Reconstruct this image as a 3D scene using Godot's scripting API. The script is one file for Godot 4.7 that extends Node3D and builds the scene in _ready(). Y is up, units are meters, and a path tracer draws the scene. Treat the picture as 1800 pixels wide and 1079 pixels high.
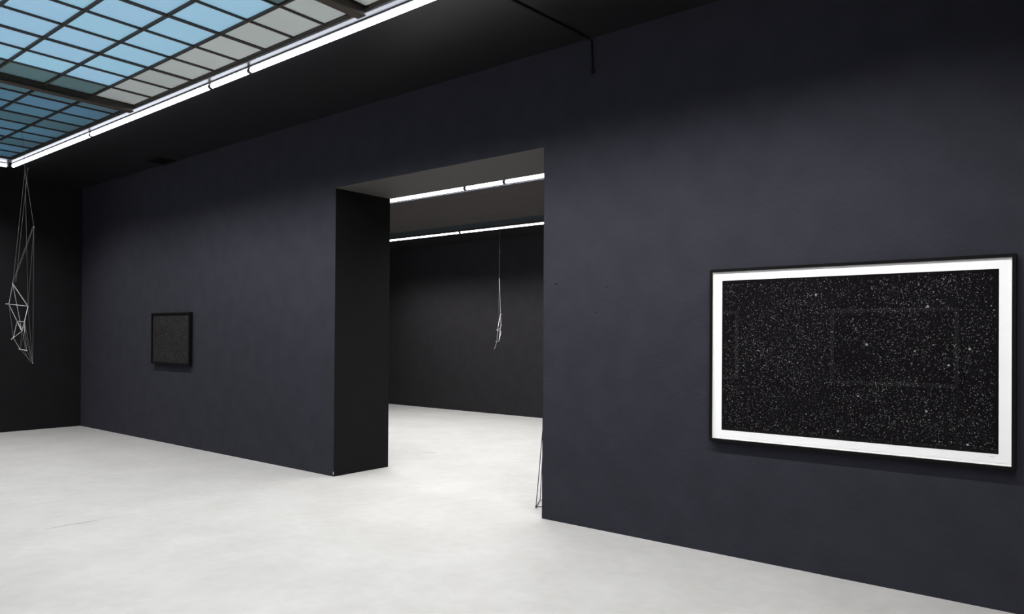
extends Node3D
# A black-walled gallery room under a glazed laylight, with a doorway into a second room.
# x runs along the doorway wall to the east, z towards the south, y up; metres. The camera stands at x = 0, z = 0.

# ---------------------------------------------------------------- measures
const WALL_Z := -4.8333        # face of the doorway wall
const WALL_BACK := -5.5944     # its far face
const CEIL := 3.85
const CEIL2 := 3.37            # ceiling of the far room
const WEST := -12.81
const EAST := 1.23
const SOUTH := 2.25
const FAR_Z := -10.749
const FAR_W := -13.6
const FAR_E := -1.4
const DOOR_L := -6.2688
const DOOR_R := -3.5312
const DOOR_H := 3.0637

var M := {}                     # materials
var boxes := {}                 # shared box meshes
var taken := {}

# ---------------------------------------------------------------- nodes
func numbered(called: String) -> String:
	var n: int = taken.get(called, 0)
	taken[called] = n + 1
	return called if n == 0 else "%s_%03d" % [called, n]

func mi(called: String, mesh: Mesh, mat: Material, parent: Node3D = null, at := Vector3.ZERO) -> MeshInstance3D:
	var o := MeshInstance3D.new()
	o.mesh = mesh
	o.material_override = mat
	o.position = at
	o.cast_shadow = GeometryInstance3D.SHADOW_CASTING_SETTING_ON
	if parent == null:
		o.name = numbered(called)
		add_child(o, true)
	else:
		o.name = called
		parent.add_child(o, true)
	return o

func tag(o: Node, label: String, category: String, group := "", kind := "") -> void:
	o.set_meta("label", label)
	o.set_meta("category", category)
	if group: o.set_meta("group", group)
	if kind: o.set_meta("kind", kind)

func thing(called: String, label: String, category: String, at := Vector3.ZERO, turn := 0.0, group := "") -> Node3D:
	var o := Node3D.new()
	o.name = numbered(called)
	add_child(o, true)
	o.position = at
	o.rotation.y = turn
	tag(o, label, category, group)
	return o

# ---------------------------------------------------------------- shapes
func start() -> SurfaceTool:
	var st := SurfaceTool.new()
	st.begin(Mesh.PRIMITIVE_TRIANGLES)
	return st

func tri(st: SurfaceTool, a: Vector3, b: Vector3, c: Vector3, out: Vector3) -> void:
	var n := (b - a).cross(c - a)
	if n.dot(out) > 0.0:
		var t := b
		b = c
		c = t
	else:
		n = -n
	n = n.normalized()
	for p in [a, b, c]:
		st.set_normal(n)
		st.set_uv(Vector2(p.x, -p.y))
		st.add_vertex(p)

func quad(st: SurfaceTool, a: Vector3, b: Vector3, c: Vector3, d: Vector3, out: Vector3) -> void:
	tri(st, a, b, c, out)
	tri(st, a, c, d, out)

# a box given by two corners, its edges chamfered by c
func add_box(st: SurfaceTool, lo: Vector3, hi: Vector3, c := 0.0) -> void:
	var m := (lo + hi) / 2.0
	var h := (hi - lo) / 2.0
	c = minf(c, minf(h.x, minf(h.y, h.z)) * 0.9)
	var corner := func(s: Vector3, axis: int) -> Vector3:
		var v := Vector3(s.x * (h.x - c), s.y * (h.y - c), s.z * (h.z - c))
		v[axis] = s[axis] * h[axis]
		return m + v
	for axis in 3:
		var u := (axis + 1) % 3
		var w := (axis + 2) % 3
		for s in [-1.0, 1.0]:
			var pts := []
			for k in [[-1.0, -1.0], [1.0, -1.0], [1.0, 1.0], [-1.0, 1.0]]:
				var sg := Vector3.ZERO
				sg[axis] = s
				sg[u] = k[0]
				sg[w] = k[1]
				pts.append(corner.call(sg, axis))
			var out := Vector3.ZERO
			out[axis] = s
			quad(st, pts[0], pts[1], pts[2], pts[3], out)
	if c <= 0.0:
		return
	for axis in 3:
		var u := (axis + 1) % 3
		var w := (axis + 2) % 3
		for su in [-1.0, 1.0]:
			for sw in [-1.0, 1.0]:
				var a := Vector3.ZERO
				a[u] = su
				a[w] = sw
				var b := a
				a[axis] = -1.0
				b[axis] = 1.0
				var out := Vector3.ZERO
				out[u] = su
				out[w] = sw
				quad(st, corner.call(a, u), corner.call(b, u), corner.call(b, w), corner.call(a, w), out)
	for x in [-1.0, 1.0]:
		for y in [-1.0, 1.0]:
			for z in [-1.0, 1.0]:
				var s := Vector3(x, y, z)
				tri(st, corner.call(s, 0), corner.call(s, 1), corner.call(s, 2), s)

# a round bar from a to b, with rounded-off ends
func add_bar(st: SurfaceTool, a: Vector3, b: Vector3, r: float, r2 := -1.0, sides := 8) -> void:
	if r2 < 0.0: r2 = r
	var d := (b - a).normalized()
	var u := d.cross(Vector3.UP if absf(d.y) < 0.9 else Vector3.RIGHT).normalized()
	var w := d.cross(u)
	for k in sides:
		var t0 := TAU * k / sides
		var t1 := TAU * (k + 1) / sides
		var n0 := u * cos(t0) + w * sin(t0)
		var n1 := u * cos(t1) + w * sin(t1)
		var mid := n0 + n1
		quad(st, a + n0 * r, a + n1 * r, b + n1 * r2, b + n0 * r2, mid)
		tri(st, a, a + n0 * r, a + n1 * r, -d)
		tri(st, b, b + n0 * r2, b + n1 * r2, d)

func bar(a: Vector3, b: Vector3, r: float, sides := 8) -> ArrayMesh:
	var st := start()
	add_bar(st, a, b, r, -1.0, sides)
	return st.commit()

func box(size: Vector3, c := 0.0) -> ArrayMesh:
	var key := [size.snapped(Vector3.ONE * 0.00001), c]
	if not boxes.has(key):
		var st := start()
		add_box(st, -size / 2.0, size / 2.0, c)
		boxes[key] = st.commit()
	return boxes[key]

func joint_ball(r: float) -> SphereMesh:
	var s := SphereMesh.new()
	s.radius = r
	s.height = 2.0 * r
	s.radial_segments = 10
	s.rings = 6
	return s

# ---------------------------------------------------------------- materials
func srgb(r: float, g: float, b: float) -> Color:
	return Color(r, g, b).linear_to_srgb()

func noise_tex(size: int, freq: float, octaves: int, lo: Color, hi: Color, sd: int, kind := FastNoiseLite.TYPE_SIMPLEX_SMOOTH) -> NoiseTexture2D:
	var n := FastNoiseLite.new()
	n.seed = sd
	n.noise_type = kind
	n.frequency = freq
	n.fractal_octaves = octaves
	n.fractal_gain = 0.55
	var t := NoiseTexture2D.new()
	t.width = size
	t.height = size
	t.seamless = true
	t.noise = n
	var g := Gradient.new()
	g.set_color(0, lo)
	g.set_color(1, hi)
	t.color_ramp = g
	return t

func plain(c: Color, rough := 0.6, metal := 0.0, spec := 0.5) -> StandardMaterial3D:
	var m := StandardMaterial3D.new()
	m.albedo_color = c
	m.roughness = rough
	m.metallic = metal
	m.metallic_specular = spec
	return m

func tri_world(m: StandardMaterial3D, s: float) -> void:
	m.uv1_triplanar = true
	m.uv1_world_triplanar = true
	m.uv1_scale = Vector3(s, s, s)

func make_materials() -> void:
	# matt blue-black wall paint over a slightly rough plaster
	var wall := plain(srgb(WALL_PAINT.x, WALL_PAINT.y, WALL_PAINT.z), 0.85, 0.0, 0.2)
	wall.albedo_texture = noise_tex(512, 0.012, 5, Color(0.90, 0.90, 0.90), Color(1, 1, 1), 11)
	tri_world(wall, 0.45)
	wall.heightmap_enabled = true
	wall.heightmap_scale = 0.10
	wall.heightmap_texture = noise_tex(512, 0.11, 4, Color.BLACK, Color.WHITE, 5)
	M.wall = wall
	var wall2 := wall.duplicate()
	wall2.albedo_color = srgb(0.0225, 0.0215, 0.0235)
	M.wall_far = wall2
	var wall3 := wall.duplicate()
	wall3.albedo_color = srgb(0.0130, 0.0124, 0.0138)  # west wall: the weak light at that end is put into darker paint
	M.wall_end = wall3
	var ceil := plain(srgb(0.015, 0.015, 0.016), 0.38, 0.0, 0.5)
	ceil.albedo_texture = noise_tex(512, 0.02, 4, Color(0.88, 0.88, 0.88), Color(1, 1, 1), 12)
	tri_world(ceil, 0.4)
	M.ceiling = ceil
	var floor_ := plain(Color.WHITE, 0.55, 0.0, 0.45)
	floor_.albedo_texture = noise_tex(1024, 0.006, 6, srgb(0.365, 0.362, 0.355), srgb(0.42, 0.42, 0.415), 21)
	tri_world(floor_, 0.21)
	floor_.detail_enabled = true
	floor_.detail_blend_mode = BaseMaterial3D.BLEND_MODE_MUL
	floor_.detail_albedo = noise_tex(1024, 0.03, 5, Color(0.955, 0.95, 0.945), Color(1, 1, 1), 22)
	floor_.uv2_triplanar = true
	floor_.uv2_world_triplanar = true
	floor_.uv2_scale = Vector3(0.5, 0.5, 0.5)
	M.floor = floor_
	M.crack = plain(srgb(0.16, 0.14, 0.13), 0.9)
	M.scuff = plain(srgb(0.42, 0.40, 0.39), 0.8)
	M.black_frame = plain(srgb(0.0035, 0.0035, 0.004), 0.5, 0.0, 0.25)
	M.black_metal = plain(srgb(0.005, 0.005, 0.0055), 0.6, 0.0, 0.3)
	M.spacer = plain(srgb(0.80, 0.77, 0.73), 0.7)
	M.mat_board = plain(srgb(0.95, 0.95, 0.95), 0.85, 0.0, 0.3)
	M.pencil = plain(srgb(0.35, 0.35, 0.36), 0.9)
	M.glass = plain(Color(0, 0, 0, 0.01), 0.0, 0.0, 0.20)
	M.glass.transparency = BaseMaterial3D.TRANSPARENCY_ALPHA
	M.print_large = plain(Color.WHITE, 0.9, 0.0, 0.1)
	M.print_large.albedo_texture = speck_print(2048, 1320, 13000, 31, Color8(18, 16, 18), 0.95, 1.0)
	M.print_small = plain(Color.WHITE, 0.75, 0.0, 0.3)
	M.print_small.albedo_texture = speck_print(768, 512, 1900, 47, Color8(26, 24, 25), 0.42, 1.05)
	# laylight
	M.bar = plain(srgb(0.060, 0.050, 0.043), 0.5, 0.3)
	M.beam = plain(srgb(0.075, 0.060, 0.050), 0.5, 0.3)
	M.rim = plain(srgb(0.22, 0.22, 0.235), 0.35, 0.7)
	M.pane_sky = []
	for t in [Color(1.0, 1.0, 1.0), Color(1.0, 0.993, 1.0), Color(0.99, 1.0, 0.995)]:
		M.pane_sky.append(pane_material(srgb(0.45, 0.47, 0.47), t))
	M.pane_shaded = []  # darker teal glass stands in for the attic structure's shade beside the beams
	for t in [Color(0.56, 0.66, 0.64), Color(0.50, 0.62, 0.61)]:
		M.pane_shaded.append(pane_material(srgb(0.20, 0.24, 0.23), t))
	M.pane_dim = []  # far bay: the dimmer daylight under the attic is put into the tint
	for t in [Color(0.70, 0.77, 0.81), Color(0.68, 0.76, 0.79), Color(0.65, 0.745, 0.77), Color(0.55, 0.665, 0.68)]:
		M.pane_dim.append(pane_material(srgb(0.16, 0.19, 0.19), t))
	M.pane_pale = []
	for t in [0.0, 0.04]:
		M.pane_pale.append(pane_material(srgb(0.80 + t, 0.88 + t, 0.87 + t), Color(0.08, 0.10, 0.10)))
	M.pane_brown = [plain(srgb(0.066, 0.059, 0.058), 0.75, 0.0, 0.25)]
	M.pane_teal = [pane_material(srgb(0.02, 0.028, 0.033), Color(0.10, 0.12, 0.12))]
	M.pane_teal[0].roughness = 0.6
	M.reveal = plain(srgb(0.0085, 0.0082, 0.0092), 0.85, 0.0, 0.2)  # doorway jambs: their shade is put into a near-black paint
	M.soffit = plain(srgb(0.070, 0.066, 0.063), 0.7, 0.0, 0.4)
	# lamps
	M.housing = plain(srgb(0.55, 0.55, 0.58), 0.4)
	M.end_cap = plain(srgb(0.10, 0.10, 0.11), 0.5)
	var tube := plain(Color(1, 1, 1), 0.4)
	tube.emission_enabled = true
	tube.emission = Color(0.93, 0.95, 1.0)
	tube.emission_energy_multiplier = TUBE_GLOW
	M.tube = tube
	# wire sculptures
	M.steel = plain(srgb(0.50, 0.50, 0.50), 0.4, 0.3)
	M.string = plain(srgb(0.15, 0.15, 0.15), 0.7)
	M.dark_steel = plain(srgb(0.035, 0.030, 0.030), 0.5, 0.3)
	M.plug = wall

func pane_material(face: Color, through: Color) -> StandardMaterial3D:
	var m := plain(face, 0.35, 0.0, 0.4)
	m.backlight_enabled = true
	m.backlight = through
	return m

# black printed sheet strewn with small light strokes and dots
func speck_print(w: int, h: int, count: int, sd: int, ground: Color, strength: float, unit: float) -> ImageTexture:
	var r := RandomNumberGenerator.new()
	r.seed = sd
	var lumps := FastNoiseLite.new()
	lumps.seed = sd
	lumps.frequency = 3.2 / w
	lumps.fractal_octaves = 3
	var grain := FastNoiseLite.new()
	grain.seed = sd + 1
	grain.frequency = 0.16
	var buf := PackedByteArray()
	buf.resize(w * h * 3)
	var g := [ground.r * 255.0, ground.g * 255.0, ground.b * 255.0]
	for y in h:
		for x in w:
			var k := (y * w + x) * 3
			var v := 1.0 + 0.22 * grain.get_noise_2d(x, y)
			buf[k] = int(g[0] * v)
			buf[k + 1] = int(g[1] * v)
			buf[k + 2] = int(g[2] * v)
	var edge := 0.018
	var done := 0
	var tries := 0
	while done < count and tries < count * 6:
		tries += 1
		var fx := r.randf()
		var fy := r.randf()
		var near := minf(minf(fx, 1.0 - fx), minf(fy, 1.0 - fy) * h / w)
		if near < edge * r.randf_range(0.15, 1.2): continue
		if r.randf() > 0.62 + 0.5 * lumps.get_noise_2d(fx * w, fy * h): continue
		done += 1
		var bright := pow(r.randf(), 1.7) * 0.66 * strength + 0.12
		var long := r.randf_range(1.8, 4.4) * unit
		var thin := r.randf_range(1.3, 2.3) * unit
		if r.randf() < 0.0009:
			long = r.randf_range(7.0, 11.0) * unit
			thin = long
			bright = 0.62 * strength
		elif r.randf() < 0.012:
			long = r.randf_range(4.0, 6.0) * unit
			thin = long * 0.9
			bright = r.randf_range(0.35, 0.55) * strength
		long = maxf(long, 0.8)
		thin = maxf(thin, 0.7)
		var a := r.randf() * PI
		var ca := cos(a)
		var sa := sin(a)
		var cx := fx * w
		var cy := fy * h
		var reach := int(ceil(long * 1.4 + 1.0))
		var warm := r.randf_range(-0.03, 0.03)
		for dy in range(-reach, reach + 1):
			var y := int(cy) + dy
			if y < 0 or y >= h: continue
			for dx in range(-reach, reach + 1):
				var x := int(cx) + dx
				if x < 0 or x >= w: continue
				var px := x - cx
				var py := y - cy
				var e := pow((px * ca + py * sa) / long, 2.0) + pow((py * ca - px * sa) / thin, 2.0)
				if e > 2.2: continue
				var cover := clampf(1.35 - e, 0.0, 1.0) * bright
				var k := (y * w + x) * 3
				buf[k] = int(lerpf(buf[k], 255.0 * (0.97 + warm), cover))
				buf[k + 1] = int(lerpf(buf[k + 1], 250.0, cover))
				buf[k + 2] = int(lerpf(buf[k + 2], 255.0 * (0.97 - warm), cover))
	return ImageTexture.create_from_image(Image.create_from_data(w, h, false, Image.FORMAT_RGB8, buf))

# ---------------------------------------------------------------- setting
const WALL_PAINT := Vector3(0.0305, 0.0308, 0.0410)
const TUBE_GLOW := 8.5
const LAMP_POWER := 3.7         # light energy of a lamp per metre

func slab(called: String, parts: Array, mat: Material, label: String, category: String) -> MeshInstance3D:
	var st := start()
	for p in parts:
		add_box(st, p[0], p[1], 0.0)
	var o := mi(called, st.commit(), mat)
	tag(o, label, category, "", "structure")
	return o

func build_shell() -> void:
	var t := 0.22
	var fl := slab("floor", [[Vector3(FAR_W - t, -0.2, FAR_Z - t), Vector3(EAST + t, 0, SOUTH + t)]], M.floor, "pale grey polished concrete floor running through both rooms", "floor")
	var wn := slab("wall_north", [
		[Vector3(FAR_W - t, 0, WALL_BACK), Vector3(DOOR_L, 4.1, WALL_Z)],
		[Vector3(DOOR_R, 0, WALL_BACK), Vector3(EAST + t, 4.1, WALL_Z)],
		[Vector3(DOOR_L, DOOR_H, WALL_BACK), Vector3(DOOR_R, 4.1, WALL_Z)]], M.wall, "thick blue-black wall with the tall open doorway in it", "wall")
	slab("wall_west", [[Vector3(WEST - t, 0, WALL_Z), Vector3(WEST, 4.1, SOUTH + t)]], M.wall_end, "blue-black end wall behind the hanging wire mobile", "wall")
	slab("wall_east", [[Vector3(EAST, 0, WALL_Z), Vector3(EAST + t, 4.1, SOUTH + t)]], M.wall, "blue-black end wall beyond the large framed print", "wall")
	slab("wall_south", [[Vector3(WEST, 0, SOUTH), Vector3(EAST, 4.1, SOUTH + t)]], M.wall, "blue-black wall facing the doorway, mirrored in the print's glass", "wall")
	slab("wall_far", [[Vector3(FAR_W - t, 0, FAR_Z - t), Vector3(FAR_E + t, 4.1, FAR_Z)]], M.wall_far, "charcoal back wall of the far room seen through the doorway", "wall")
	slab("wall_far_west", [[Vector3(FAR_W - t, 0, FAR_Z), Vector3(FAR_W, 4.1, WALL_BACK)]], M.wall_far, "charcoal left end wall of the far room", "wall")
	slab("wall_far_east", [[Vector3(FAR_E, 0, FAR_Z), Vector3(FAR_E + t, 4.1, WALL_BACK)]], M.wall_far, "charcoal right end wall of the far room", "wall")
	var ho := [-11.13, -0.45, -3.345, 0.77]
	slab("ceiling", ring(WEST, EAST, WALL_Z, SOUTH, ho, CEIL, 4.1), M.ceiling, "black ceiling border round the glazed laylight", "ceiling")
	var ho2 := [-12.34, -2.66, -9.365, -6.765]
	slab("ceiling_far", ring(FAR_W, FAR_E, FAR_Z, WALL_BACK, ho2, CEIL2, 3.62), M.ceiling, "black ceiling border of the far room", "ceiling")
	mi("soffit", box(Vector3(DOOR_R - DOOR_L - 0.002, 0.006, WALL_Z - WALL_BACK - 0.002), 0.001), M.soffit, wn, Vector3((DOOR_L + DOOR_R) / 2.0, DOOR_H - 0.003, (WALL_Z + WALL_BACK) / 2.0))
	for x in [DOOR_L + 0.002, DOOR_R - 0.002]:
		mi("reveal", box(Vector3(0.004, DOOR_H - 0.008, WALL_Z - WALL_BACK - 0.002), 0.0008), M.reveal, wn, Vector3(x, (DOOR_H - 0.008) / 2.0, (WALL_Z + WALL_BACK) / 2.0))
	# filled fixings that stand a little proud of the doorway wall
	for p in [Vector3(-3.408, 1.937, 0.013), Vector3(-2.922, 1.891, 0.011), Vector3(-3.019, 1.694, 0.008)]:
		var st := start()
		add_bar(st, Vector3(0, 0, -0.002), Vector3(0, 0, 0.004), p.z, p.z * 0.9, 14)
		add_bar(st, Vector3(0, 0, 0.004), Vector3(0, 0, 0.0055), p.z * 0.9, p.z * 0.5, 14)
		mi("wall_plug", st.commit(), M.plug, wn, Vector3(p.x, p.y, WALL_Z))
	# a chip of bare plaster at the foot of the doorway's left edge
	mi("paint_chip", box(Vector3(0.006, 0.03, 0.006), 0.002), M.spacer, wn, Vector3(DOOR_L - 0.002, 0.035, WALL_Z))
	# cracks and scuffs of the floor
	crack(fl, [Vector3(-6.242, 0, -2.109), Vector3(-6.250, 0, -2.23), Vector3(-6.236, 0, -2.37), Vector3(-6.232, 0, -2.487)], 0.006, M.crack)
	crack(fl, [Vector3(-6.232, 0, -2.487), Vector3(-6.222, 0, -2.63), Vector3(-6.207, 0, -2.777)], 0.0025, M.scuff)
	crack(fl, [Vector3(-6.69, 0, -6.56), Vector3(-6.64, 0, -6.63), Vector3(-6.552, 0, -6.675)], 0.016, M.crack)
	for p in [Vector3(-3.119, 0.016, -2.749), Vector3(-3.155, 0.008, -2.70), Vector3(-5.717, 0.014, -2.394), Vector3(-5.584, 0.012, -2.386), Vector3(-5.562, 0.010, -1.961), Vector3(-4.365, 0.008, -2.335), Vector3(-5.023, 0.010, -1.505), Vector3(-4.737, 0.008, -3.969)]:
		var st := start()
		add_bar(st, Vector3(0, -0.001, 0), Vector3(0, 0.0006, 0), p.y, p.y * 0.8, 9)
		var o := mi("scuff", st.commit(), M.scuff, fl, Vector3(p.x, 0, p.z))
		o.rotation.y = p.x * 7.0
		o.scale = Vector3(1.0, 1.0, 0.5)

func ring(x0: float, x1: float, z0: float, z1: float, hole: Array, y0: float, y1: float) -> Array:
	return [[Vector3(x0, y0, z0), Vector3(x1, y1, hole[2])], [Vector3(x0, y0, hole[3]), Vector3(x1, y1, z1)],
		[Vector3(x0, y0, hole[2]), Vector3(hole[0], y1, hole[3])], [Vector3(hole[1], y0, hole[2]), Vector3(x1, y1, hole[3])]]

func crack(parent: Node3D, pts: Array, wide: float, mat: Material) -> void:
	var st := start()
	for i in pts.size() - 1:
		var a: Vector3 = pts[i]
		var b: Vector3 = pts[i + 1]
		var s := (b - a).cross(Vector3.UP).normalized() * wide / 2.0
		var wa := s * (0.35 if i == 0 else 1.0)
		var wb := s * (0.35 if i == pts.size() - 2 else 1.0)
		var up := Vector3(0, 0.0006, 0)
		var dn := Vector3(0, -0.002, 0)
		quad(st, a - wa + up, a + wa + up, b + wb + up, b - wb + up, Vector3.UP)
		quad(st, a - wa + up, b - wb + up, b - wb + dn, a - wa + dn, -s)
		quad(st, a + wa + up, b + wb + up, b + wb + dn, a + wa + dn, s)
	mi("crack", st.commit(), mat, parent)

# the glazed laylight: bays of panes between steel beams
func build_laylight(win: Node3D, bays: Array, zs: Array, ybar: float, ytop: float, pick: Callable, thick_every: int, barred := true) -> void:
	var z0: float = zs[0]
	var z1: float = zs[zs.size() - 1]
	var x0: float = bays[0][0]
	var x1: float = bays[bays.size() - 1][0] + bays[bays.size() - 1][1] * bays[bays.size() - 1][2]
	var deep := z1 - z0
	var yp := ybar + 0.020         # underside of the glass
	# rim: an angle that closes the gap to the ceiling, and its bright lower lip
	for s in [[Vector3(x0 - 0.05, ybar, z0 - 0.045), Vector3(x1 + 0.05, ytop + 0.02, z0)], [Vector3(x0 - 0.05, ybar, z1), Vector3(x1 + 0.05, ytop + 0.02, z1 + 0.045)],
			[Vector3(x0 - 0.05, ybar, z0), Vector3(x0, ytop + 0.02, z1)], [Vector3(x1, ybar, z0), Vector3(x1 + 0.05, ytop + 0.02, z1)]]:
		var st := start()
		add_box(st, s[0], s[1], 0.003)
		mi("rim", st.commit(), M.bar, win)
	for z in [z0 - 0.022, z1 + 0.022]:
		mi("rim_lip", box(Vector3(x1 - x0 + 0.08, 0.008, 0.014), 0.002), M.rim, win, Vector3((x0 + x1) / 2.0, ybar - 0.003, z))
	for b in bays.size():
		var bx: float = bays[b][0]
		var step: float = bays[b][1]
		var n: int = bays[b][2]
		for j in range(1, n if barred else 0):
			var wide := 0.026 if j % thick_every == 0 else 0.016
			mi("cross_bar", box(Vector3(wide, 0.026, deep), 0.002), M.bar, win, Vector3(bx + j * step, ybar + 0.018, z0 + deep / 2.0))
		for i in range(1, zs.size() - 1 if barred else 0):
			mi("long_bar", box(Vector3(n * step, 0.026, 0.019), 0.002), M.bar, win, Vector3(bx + n * step / 2.0, ybar + 0.013, zs[i]))
		for i in zs.size() - 1:
			var w: float = zs[i + 1] - zs[i]
			for j in n:
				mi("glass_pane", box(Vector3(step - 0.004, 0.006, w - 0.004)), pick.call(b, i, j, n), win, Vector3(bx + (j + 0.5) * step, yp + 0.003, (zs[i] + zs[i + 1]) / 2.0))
		if b > 0 and barred:
			var left: float = bays[b - 1][0] + bays[b - 1][1] * bays[b - 1][2]
			var st := start()
			var cx := (left + bx) / 2.0
			var half := (bx - left) / 2.0
			add_box(st, Vector3(cx - half, ybar - 0.052, z0), Vector3(cx + half, ybar - 0.040, z1), 0.002)
			add_box(st, Vector3(cx - half * 0.55, ybar - 0.040, z0), Vector3(cx + half * 0.55, ytop, z1), 0.0)
			add_box(st, Vector3(cx - half, ybar + 0.025, z0), Vector3(cx + half, ybar + 0.037, z1), 0.0)
			mi("beam", st.commit(), M.beam, win)

func build_laylights() -> void:
	var win := thing("window_1", "large gridded glass laylight, blue with daylight, over the front room", "skylight")
	win.set_meta("kind", "structure")
	var zs := []
	zs.append(-3.303)
	for i in 9: zs.append(-2.9161 + 0.4031 * i)
	zs.append(0.725)
	var r := RandomNumberGenerator.new()
	r.seed = 8
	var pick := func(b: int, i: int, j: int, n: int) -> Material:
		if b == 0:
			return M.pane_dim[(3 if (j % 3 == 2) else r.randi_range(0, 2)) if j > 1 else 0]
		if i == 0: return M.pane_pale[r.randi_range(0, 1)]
		if j == 0 or j == n - 1: return M.pane_shaded[r.randi_range(0, 1)]
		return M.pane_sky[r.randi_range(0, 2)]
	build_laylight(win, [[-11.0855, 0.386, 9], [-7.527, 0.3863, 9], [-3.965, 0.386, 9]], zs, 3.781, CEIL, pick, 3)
	var far := thing("window_2", "glass laylight of the far room seen flat through the doorway", "skylight")
	far.set_meta("kind", "structure")
	var zf := []
	for i in 7: zf.append(-9.32 + 0.4183 * i)
	var pick2 := func(_b: int, i: int, _j: int, _n: int) -> Material:
		return M.pane_teal[0] if i == 0 else M.pane_brown[0]
	build_laylight(far, [[-12.3, 0.4, 24]], zf, CEIL2 - 0.04, CEIL2, pick2, 4, false)

# ---------------------------------------------------------------- lamps
# a strip lamp of the given length along x (or z): housing, glowing round cover, two end caps and the light it gives
func strip_lamp(from: Vector3, long: float, along_z: bool, label: String, group: String, power := 1.0) -> Node3D:
	var o := thing("ceiling_tube_light", label, "lamp", from, -PI / 2.0 if along_z else 0.0, group)
	# local x runs along the lamp, y = 0 is the axis of the cover
	mi("housing", box(Vector3(long - 0.004, 0.013, 0.036), 0.003), M.housing, o, Vector3(long / 2.0, 0.0268, 0))
	var st := start()
	var r := 0.0215
	var n := 14
	var a0 := Vector3(0.022, 0, 0)
	var a1 := Vector3(long - 0.022, 0, 0)
	for k in n:
		var t0 := TAU * k / n
		var t1 := TAU * (k + 1) / n
		var p := Vector3(0, sin(t0) * r, cos(t0) * r)
		var q := Vector3(0, sin(t1) * r, cos(t1) * r)
		quad(st, a0 + p, a0 + q, a1 + q, a1 + p, p + q)
		tri(st, a0, a0 + p, a0 + q, Vector3.LEFT)
		tri(st, a1, a1 + p, a1 + q, Vector3.RIGHT)
	mi("tube", st.commit(), M.tube, o)
	for x in [0.012, long - 0.012]:
		var cap := start()
		add_bar(cap, Vector3(x - 0.010, 0, 0), Vector3(x + 0.010, 0, 0), 0.023, -1.0, 14)
		add_box(cap, Vector3(x - 0.010, 0.0, -0.012), Vector3(x + 0.010, 0.0195, 0.012), 0.002)
		mi("end_cap", cap.commit(), M.end_cap, o)
	# a row of wide soft spots, added under the cover, shapes the light downwards
	var count := maxi(1, int(round(long / 0.43)))
	for k in count:
		var l := SpotLight3D.new()
		l.name = "light"
		l.light_color = LAMP_COLOR
		l.light_energy = LAMP_POWER * long * power / count
		l.spot_angle = 69.0
		l.spot_angle_attenuation = 0.75
		l.spot_range = 30.0
		l.spot_attenuation = 2.0
		l.light_size = 0.02
		l.shadow_enabled = true
		l.position = Vector3(long * (k + 0.5) / count, -0.030, 0)
		l.rotation.x = -PI / 2.0
		o.add_child(l, true)
	return o

func build_lamps() -> void:
	var y := 3.816
	var names := ["white tube lamp along the laylight, next to the room's far corner", "second white tube lamp from the far corner along the laylight", "short white tube lamp between two long ones along the laylight", "white tube lamp along the laylight that leaves the frame's top edge", "tube lamp along the laylight above the large framed print, out of view"]
	var order := ["first", "second", "third", "fourth", "fifth"]
	var lens := [2.60, 2.681, 0.66, 2.68, 2.68]
	var x := -11.72
	for i in 5:
		strip_lamp(Vector3(x, y, -3.525), lens[i], false, names[i], "tube lamps round the front laylight", [0.52, 0.90, 1.02, 1.12, 1.12][i])
		strip_lamp(Vector3(x, y, 0.95), lens[i], false, "%s out-of-view tube lamp from the far end, on the laylight's south side" % order[i], "tube lamps out of view", [1.25, 0.6, 0.42, 0.42, 0.42][i])
		x += lens[i]
	strip_lamp(Vector3(-11.755, y, -3.48), 0.76, true, "tube lamp end at the left edge, set across the laylight's far end", "tube lamps round the front laylight", SIDE_POWER)
	for i in 2:
		strip_lamp(Vector3(-11.755, y, [-2.71, -0.93][i]), 1.74, true, "%s out-of-view tube lamp across the laylight's far end" % order[i], "tube lamps out of view", SIDE_POWER)
		strip_lamp(Vector3(0.08, y, [-3.35, -1.3][i]), 2.03, true, "%s out-of-view tube lamp across the laylight's near end" % order[i], "tube lamps out of view", SIDE_POWER)
	# the far room
	var yf := CEIL2 - 0.034
	var far_names := ["upper-row tube lamp of the far room, hidden behind the left jamb", "upper tube lamp in the doorway, longest of its row, at the left jamb", "short tube lamp in the middle of the doorway's upper row", "upper tube lamp at the doorway's right edge"]
	var xs := [-11.46, -8.78, -6.10, -5.467, -2.787]
	for i in 4:
		strip_lamp(Vector3(xs[i], yf, -6.685), xs[i + 1] - xs[i], false, far_names[i], "tube lamps of the far room", FAR_POWER)
	var low := ["left tube lamp of the doorway's lower row, touching the left jamb", "right tube lamp of the doorway's lower row, over the far hanging sculpture", "lower-row tube lamp of the far room, hidden behind the right jamb"]
	var xl := [-11.425, -8.745, -6.065, -3.385]
	for i in 3:
		strip_lamp(Vector3(xl[i], yf, -9.457), xl[i + 1] - xl[i], false, low[i], "tube lamps of the far room", FAR_POWER)

const FAR_POWER := 0.85
const SIDE_POWER := 0.7
const LAMP_COLOR := Color(1.0, 0.992, 0.985)

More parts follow.
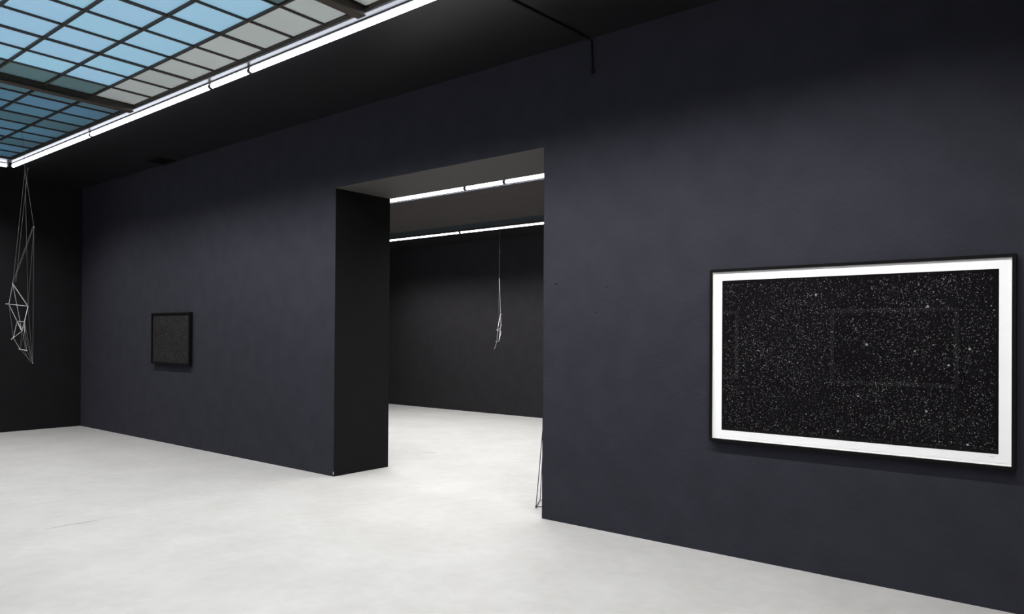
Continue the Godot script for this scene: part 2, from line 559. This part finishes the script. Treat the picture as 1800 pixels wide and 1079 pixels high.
# ---------------------------------------------------------------- pictures
# centre of the picture on the wall; local z points into the room
func framed_print(at: Vector3, turn: float, label: String, group: String) -> Node3D:
	var o := thing("framed_print", label, "picture", at, turn, group)
	var wx := 0.8578            # half of the white opening
	var wy := 0.5735
	var face := 0.020
	var deep := 0.036
	for s in [-1.0, 1.0]:
		var st := start()
		add_box(st, Vector3(-wx - face, s * wy if s > 0 else -wy - face, 0.002), Vector3(wx + face, wy + face if s > 0 else -wy, deep), 0.0015)
		mi("frame_rail", st.commit(), M.black_frame, o)
		st = start()
		add_box(st, Vector3(s * wx if s > 0 else -wx - face, -wy, 0.002), Vector3(wx + face if s > 0 else -wx, wy, deep), 0.0015)
		mi("frame_stile", st.commit(), M.black_frame, o)
	var board := mi("backing_board", box(Vector3(2 * wx, 2 * wy, 0.022)), M.mat_board, o, Vector3(0, 0, 0.013))
	board.set_meta("label", "white backing board")
	for s in [-1.0, 1.0]:
		mi("spacer", box(Vector3(0.003, 2 * wy - 0.001, 0.0065)), M.spacer, o, Vector3(s * (wx - 0.0016), 0, 0.0274))
		mi("spacer", box(Vector3(2 * wx - 0.008, 0.003, 0.0065)), M.spacer, o, Vector3(0, s * (wy - 0.0016), 0.0274))
	var sheet := start()
	add_box(sheet, Vector3(-wx + 0.008, -wy + 0.013, 0.0242), Vector3(wx - 0.008, wy - 0.006, 0.0252), 0.0)
	var paper := mi("paper", sheet.commit(), M.mat_board, o)
	# printed area
	var px0 := -0.7917
	var px1 := 0.7979
	var py0 := -0.5118
	var py1 := 0.5132
	var st := start()
	var f := 0.0256
	add_uv_quad(st, px0, px1, py0, py1, f)
	var pr := mi("print", st.commit(), M.print_large, paper)
	pr.set_meta("label", "black printed area strewn with tiny white strokes and dots")
	var sg := start()
	add_bar(sg, Vector3(0.757, -0.529, 0.0253), Vector3(0.766, -0.526, 0.0253), 0.0012, -1.0, 6)
	add_bar(sg, Vector3(0.766, -0.526, 0.0253), Vector3(0.772, -0.530, 0.0253), 0.0012, -1.0, 6)
	add_bar(sg, Vector3(0.772, -0.530, 0.0253), Vector3(0.780, -0.528, 0.0253), 0.0008, -1.0, 6)
	mi("pencil_mark", sg.commit(), M.pencil, paper)
	mi("glass", box(Vector3(2 * wx - 0.0005, 2 * wy - 0.0005, 0.002)), M.glass, o, Vector3(0, 0, 0.0320))
	return o

# a printed field with thickness: front face with texture coordinates, edges round it
func add_uv_quad(st: SurfaceTool, x0: float, x1: float, y0: float, y1: float, f: float) -> void:
	var c := [Vector3(x0, y1, f), Vector3(x1, y1, f), Vector3(x1, y0, f), Vector3(x0, y0, f)]
	var uv := [Vector2(0, 0), Vector2(1, 0), Vector2(1, 1), Vector2(0, 1)]
	for k in [0, 1, 2, 0, 2, 3]:
		st.set_normal(Vector3(0, 0, 1))
		st.set_uv(uv[k])
		st.add_vertex(c[k])
	for k in 4:
		var a: Vector3 = c[k]
		var b: Vector3 = c[(k + 1) % 4]
		var out := (a + b) / 2.0 - Vector3((x0 + x1) / 2.0, (y0 + y1) / 2.0, f)
		for p in ([a, b, b - Vector3(0, 0, 0.0005), a, b - Vector3(0, 0, 0.0005), a - Vector3(0, 0, 0.0005)]):
			st.set_normal(out.normalized())
			st.set_uv(uv[k])
			st.add_vertex(p)

func build_pictures() -> void:
	var big := framed_print(Vector3(-1.1966, 1.378, WALL_Z), 0.0, "large black-framed print of white specks on black with a wide white border", "large prints with white borders")
	var other := ["large white-bordered print mirrored whole in the glass of the big framed print", "large white-bordered print whose right end shows mirrored at the glass's left side"]
	for i in 2:
		var c := big.duplicate() as Node3D
		c.name = numbered("framed_print")
		add_child(c, true)
		c.position = Vector3([-2.30, -5.46][i], 1.378, SOUTH)
		c.rotation.y = PI
		c.set_meta("label", other[i])
	# the small one near the far corner
	var o := thing("small_framed_print", "small dark grey speckled print in a deep black frame near the far corner", "picture", Vector3(-9.771, 1.4355, WALL_Z))
	var hx := 0.532
	var hy := 0.352
	var face := 0.024
	var deep := 0.048
	for s in [-1.0, 1.0]:
		var st := start()
		add_box(st, Vector3(-hx, s * (hy - face) if s > 0 else -hy, 0.002), Vector3(hx, hy if s > 0 else -hy + face, deep), 0.002)
		mi("frame_rail", st.commit(), M.black_frame, o)
		st = start()
		add_box(st, Vector3(s * (hx - face) if s > 0 else -hx, -hy + face, 0.002), Vector3(hx if s > 0 else -hx + face, hy - face, deep), 0.002)
		mi("frame_stile", st.commit(), M.black_frame, o)
	mi("backing_board", box(Vector3(2 * (hx - face), 2 * (hy - face), 0.03)), M.black_metal, o, Vector3(0, 0, 0.018))
	var st2 := start()
	add_uv_quad(st2, -hx + face, hx - face, -hy + face, hy - face, 0.0345)
	var p := mi("print", st2.commit(), M.print_small, o)
	p.set_meta("label", "dark grey print peppered with fine pale specks")

# ---------------------------------------------------------------- wire sculptures
func build_mobile(called: String, label: String, base: Vector3, hook: Vector3, nodes: Dictionary, rods: Array, strings: Array, thick: float, fine: float) -> void:
	var o := thing(called, label, "sculpture", base)
	for s in strings:
		var a: Vector3 = (hook if s[0] == "hook" else nodes[s[0]]) - base
		var b: Vector3 = nodes[s[1]] - base
		if s.size() > 2:
			a += s[2]
			b += s[2]
		mi("string", bar(a, b, fine, 6), M.string, o)
	for s in rods:
		var a: Vector3 = nodes[s[0]] - base
		var b: Vector3 = nodes[s[1]] - base
		var long := b - a
		var over: Vector3 = long.normalized() * float(s[3] if s.size() > 3 else 0.0)
		var rod := mi("rod", bar(a + long.normalized() * 0.012, b - long.normalized() * 0.012 + over, thick * float(s[2]), 8), M.steel, o)
		if s.size() > 3:
			mi("rod_end", joint_ball(thick * 1.35), M.steel, rod, b + over)
	for k in nodes:
		if k != "T":
			mi("joint", joint_ball(thick * 1.15), M.steel, o, nodes[k] - base)

func build_sculptures() -> void:
	var n := {"T": Vector3(-9.465, 3.36, -2.966), "A": Vector3(-9.442, 2.709, -3.053), "B": Vector3(-9.431, 2.046, -2.848), "C": Vector3(-9.722, 1.828, -2.899), "D": Vector3(-9.459, 1.804, -3.007), "E": Vector3(-9.671, 1.633, -2.967),
		"F": Vector3(-9.351, 1.624, -2.94), "G": Vector3(-9.546, 1.519, -2.977), "H": Vector3(-9.406, 1.503, -2.962), "I": Vector3(-9.471, 1.444, -2.871), "J": Vector3(-9.598, 1.313, -2.976), "K": Vector3(-9.376, 1.301, -2.974), "L": Vector3(-9.392, 1.158, -3.039)}
	build_mobile("wire_mobile", "tall hanging mobile of thin pale rods and threads at the left edge", Vector3(-9.465, 1.158, -2.966), Vector3(-9.462, 3.785, -2.930), n,
		[["B", "C", 0.7], ["B", "D", 1.0], ["D", "C", 0.75, 0.04], ["C", "E", 0.8], ["E", "G", 1.15], ["E", "F", 1.1], ["F", "G", 1.0], ["F", "H", 1.3], ["B", "G", 0.6], ["D", "F", 0.6], ["G", "I", 0.5, 0.03], ["E", "I", 0.32], ["I", "J", 0.45], ["K", "J", 1.1, 0.025]],
		[["hook", "T"], ["T", "A"], ["T", "B"], ["T", "B", Vector3(0.03, 0.02, -0.02)], ["T", "D"], ["A", "B"], ["A", "B", Vector3(0.035, 0, 0.02)], ["A", "D"], ["A", "L"], ["C", "I"], ["G", "J"], ["G", "K"], ["H", "J"], ["H", "K"], ["H", "K", Vector3(0.02, 0, 0.02)], ["H", "L"], ["D", "L"], ["F", "L"], ["J", "L"], ["K", "L"], ["K", "L", Vector3(-0.02, 0, 0.02)]], 0.0050, 0.0014)
	var m := {"a": Vector3(-8.21, 2.515, -9.902), "b": Vector3(-8.19, 1.90, -9.92), "nb": Vector3(-8.085, 1.88, -9.82), "c": Vector3(-8.115, 1.64, -9.761), "d": Vector3(-8.17, 1.712, -9.908), "nd": Vector3(-8.146, 1.697, -9.902), "e": Vector3(-8.155, 1.629, -9.878),
		"ne": Vector3(-8.164, 1.601, -9.779), "g": Vector3(-8.138, 1.578, -9.876), "h": Vector3(-8.182, 1.621, -9.841), "i": Vector3(-8.191, 1.412, -9.828), "j": Vector3(-8.11, 1.426, -9.785), "nj": Vector3(-8.142, 1.411, -9.829), "ni": Vector3(-8.183, 1.405, -9.787), "k": Vector3(-8.242, 1.274, -9.825)}
	build_mobile("wire_mobile", "slender hanging sculpture of pale rods in the far room", Vector3(-8.153, 1.274, -9.825), Vector3(-8.17, CEIL2, -9.86), m,
		[["a", "b", 1.0], ["b", "c", 0.9], ["b", "d", 1.2], ["b", "nb", 0.6], ["d", "e", 1.1], ["d", "nd", 0.7], ["c", "ne", 0.8], ["h", "ne", 0.8], ["ne", "g", 1.0], ["e", "h", 0.9], ["h", "i", 1.0], ["c", "i", 0.6], ["g", "j", 1.1], ["e", "j", 0.7], ["j", "nj", 0.8], ["nj", "i", 0.9], ["i", "ni", 0.8], ["i", "k", 0.9]],
		[["hook", "a"], ["a", "h"]], 0.0048, 0.0011)
	# dark wire form propped inside the doorway
	var o := thing("wire_pyramid", "dark wire pyramid on the floor, leaning in the doorway behind the right jamb", "sculpture", Vector3(-3.74, 0, -5.16))
	var p := {"a": Vector3(-3.785, 0.012, -5.09), "b": Vector3(-3.92, 0.012, -5.334), "c": Vector3(-3.60, 0.012, -5.24), "top": Vector3(-3.545, 1.093, -4.905)}
	for e in [["a", "b"], ["b", "c"], ["c", "a"], ["a", "top"], ["b", "top"], ["c", "top"]]:
		mi("rod", bar(p[e[0]] - o.position, p[e[1]] - o.position, 0.0036, 8), M.dark_steel, o)
	for k in p:
		mi("joint", joint_ball(0.009 if k == "a" else 0.006), M.dark_steel, o, p[k] - o.position)

func build_small_things() -> void:
	# black cable along the ceiling, bent down the wall to a small socket
	var o := thing("cable", "black cable crossing the ceiling and hanging down the wall over the print", "cable", Vector3(-3.068, 3.56, WALL_Z))
	var path := [Vector3(-3.181, CEIL - 0.008, -3.60), Vector3(-3.154, CEIL - 0.008, -3.954), Vector3(-3.09, CEIL - 0.008, -4.78), Vector3(-3.075, CEIL - 0.03, WALL_Z + 0.008), Vector3(-3.066, 3.60, WALL_Z + 0.008)]
	var st := start()
	for i in path.size() - 1:
		add_bar(st, path[i] - o.position, path[i + 1] - o.position, 0.008, -1.0, 8)
	mi("lead", st.commit(), M.black_metal, o)
	mi("socket", box(Vector3(0.032, 0.05, 0.02), 0.005), M.black_metal, o, Vector3(0.002, 0.025, 0.01))
	# flush black hatch in the ceiling near the far corner
	var h := thing("ceiling_hatch", "flat black vent panel on the ceiling above the small print", "vent", Vector3(-9.86, CEIL, -4.69))
	var fr := start()
	for s in [-1.0, 1.0]:
		add_box(fr, Vector3(-0.17, -0.012, s * 0.12 - 0.015), Vector3(0.17, 0.0, s * 0.12 + 0.015), 0.003)
		add_box(fr, Vector3(s * 0.155 - 0.015, -0.012, -0.105), Vector3(s * 0.155 + 0.015, 0.0, 0.105), 0.003)
	mi("frame", fr.commit(), M.black_metal, h)
	for k in 6:
		var sl := mi("slat", box(Vector3(0.28, 0.003, 0.026)), M.black_metal, h, Vector3(0, -0.007, -0.0875 + k * 0.035))
		sl.rotation.x = 0.3

# ----------------------------------------------------------------
func _ready() -> void:
	# camera: level view with a risen lens
	var cam := Camera3D.new()
	cam.name = "camera"
	add_child(cam)
	cam.transform = Transform3D(Basis(Vector3.UP, 0.6741) * Basis(Vector3.RIGHT, 0.0052) * Basis(Vector3.BACK, 0.0068), Vector3(0, 1.5, 0))
	var near := 0.05
	var focal := 1274.573
	cam.set_frustum(1079.0 / focal * near, Vector2(0, (584.112 - 539.5) / focal * near), near, 200.0)
	cam.current = true
	# sky: dull blue daylight above the laylight
	var sky := ProceduralSkyMaterial.new()
	sky.sky_top_color = srgb(0.30, 0.66, 0.93)
	sky.sky_horizon_color = srgb(0.38, 0.68, 0.90)
	sky.ground_bottom_color = srgb(0.1, 0.1, 0.1)
	sky.ground_horizon_color = srgb(0.2, 0.22, 0.25)
	sky.energy_multiplier = 1.0
	var env := Environment.new()
	env.background_mode = Environment.BG_SKY
	env.sky = Sky.new()
	env.sky.sky_material = sky
	env.background_energy_multiplier = 2.2
	env.ambient_light_source = Environment.AMBIENT_SOURCE_DISABLED
	env.tonemap_mode = Environment.TONE_MAPPER_LINEAR
	env.tonemap_exposure = 1.0
	env.sdfgi_enabled = true
	env.ssao_enabled = true
	env.ssil_enabled = true
	var we := WorldEnvironment.new()
	we.name = "environment"
	we.environment = env
	add_child(we)
	make_materials()
	build_shell()
	build_laylights()
	build_lamps()
	build_pictures()
	build_sculptures()
	build_small_things()
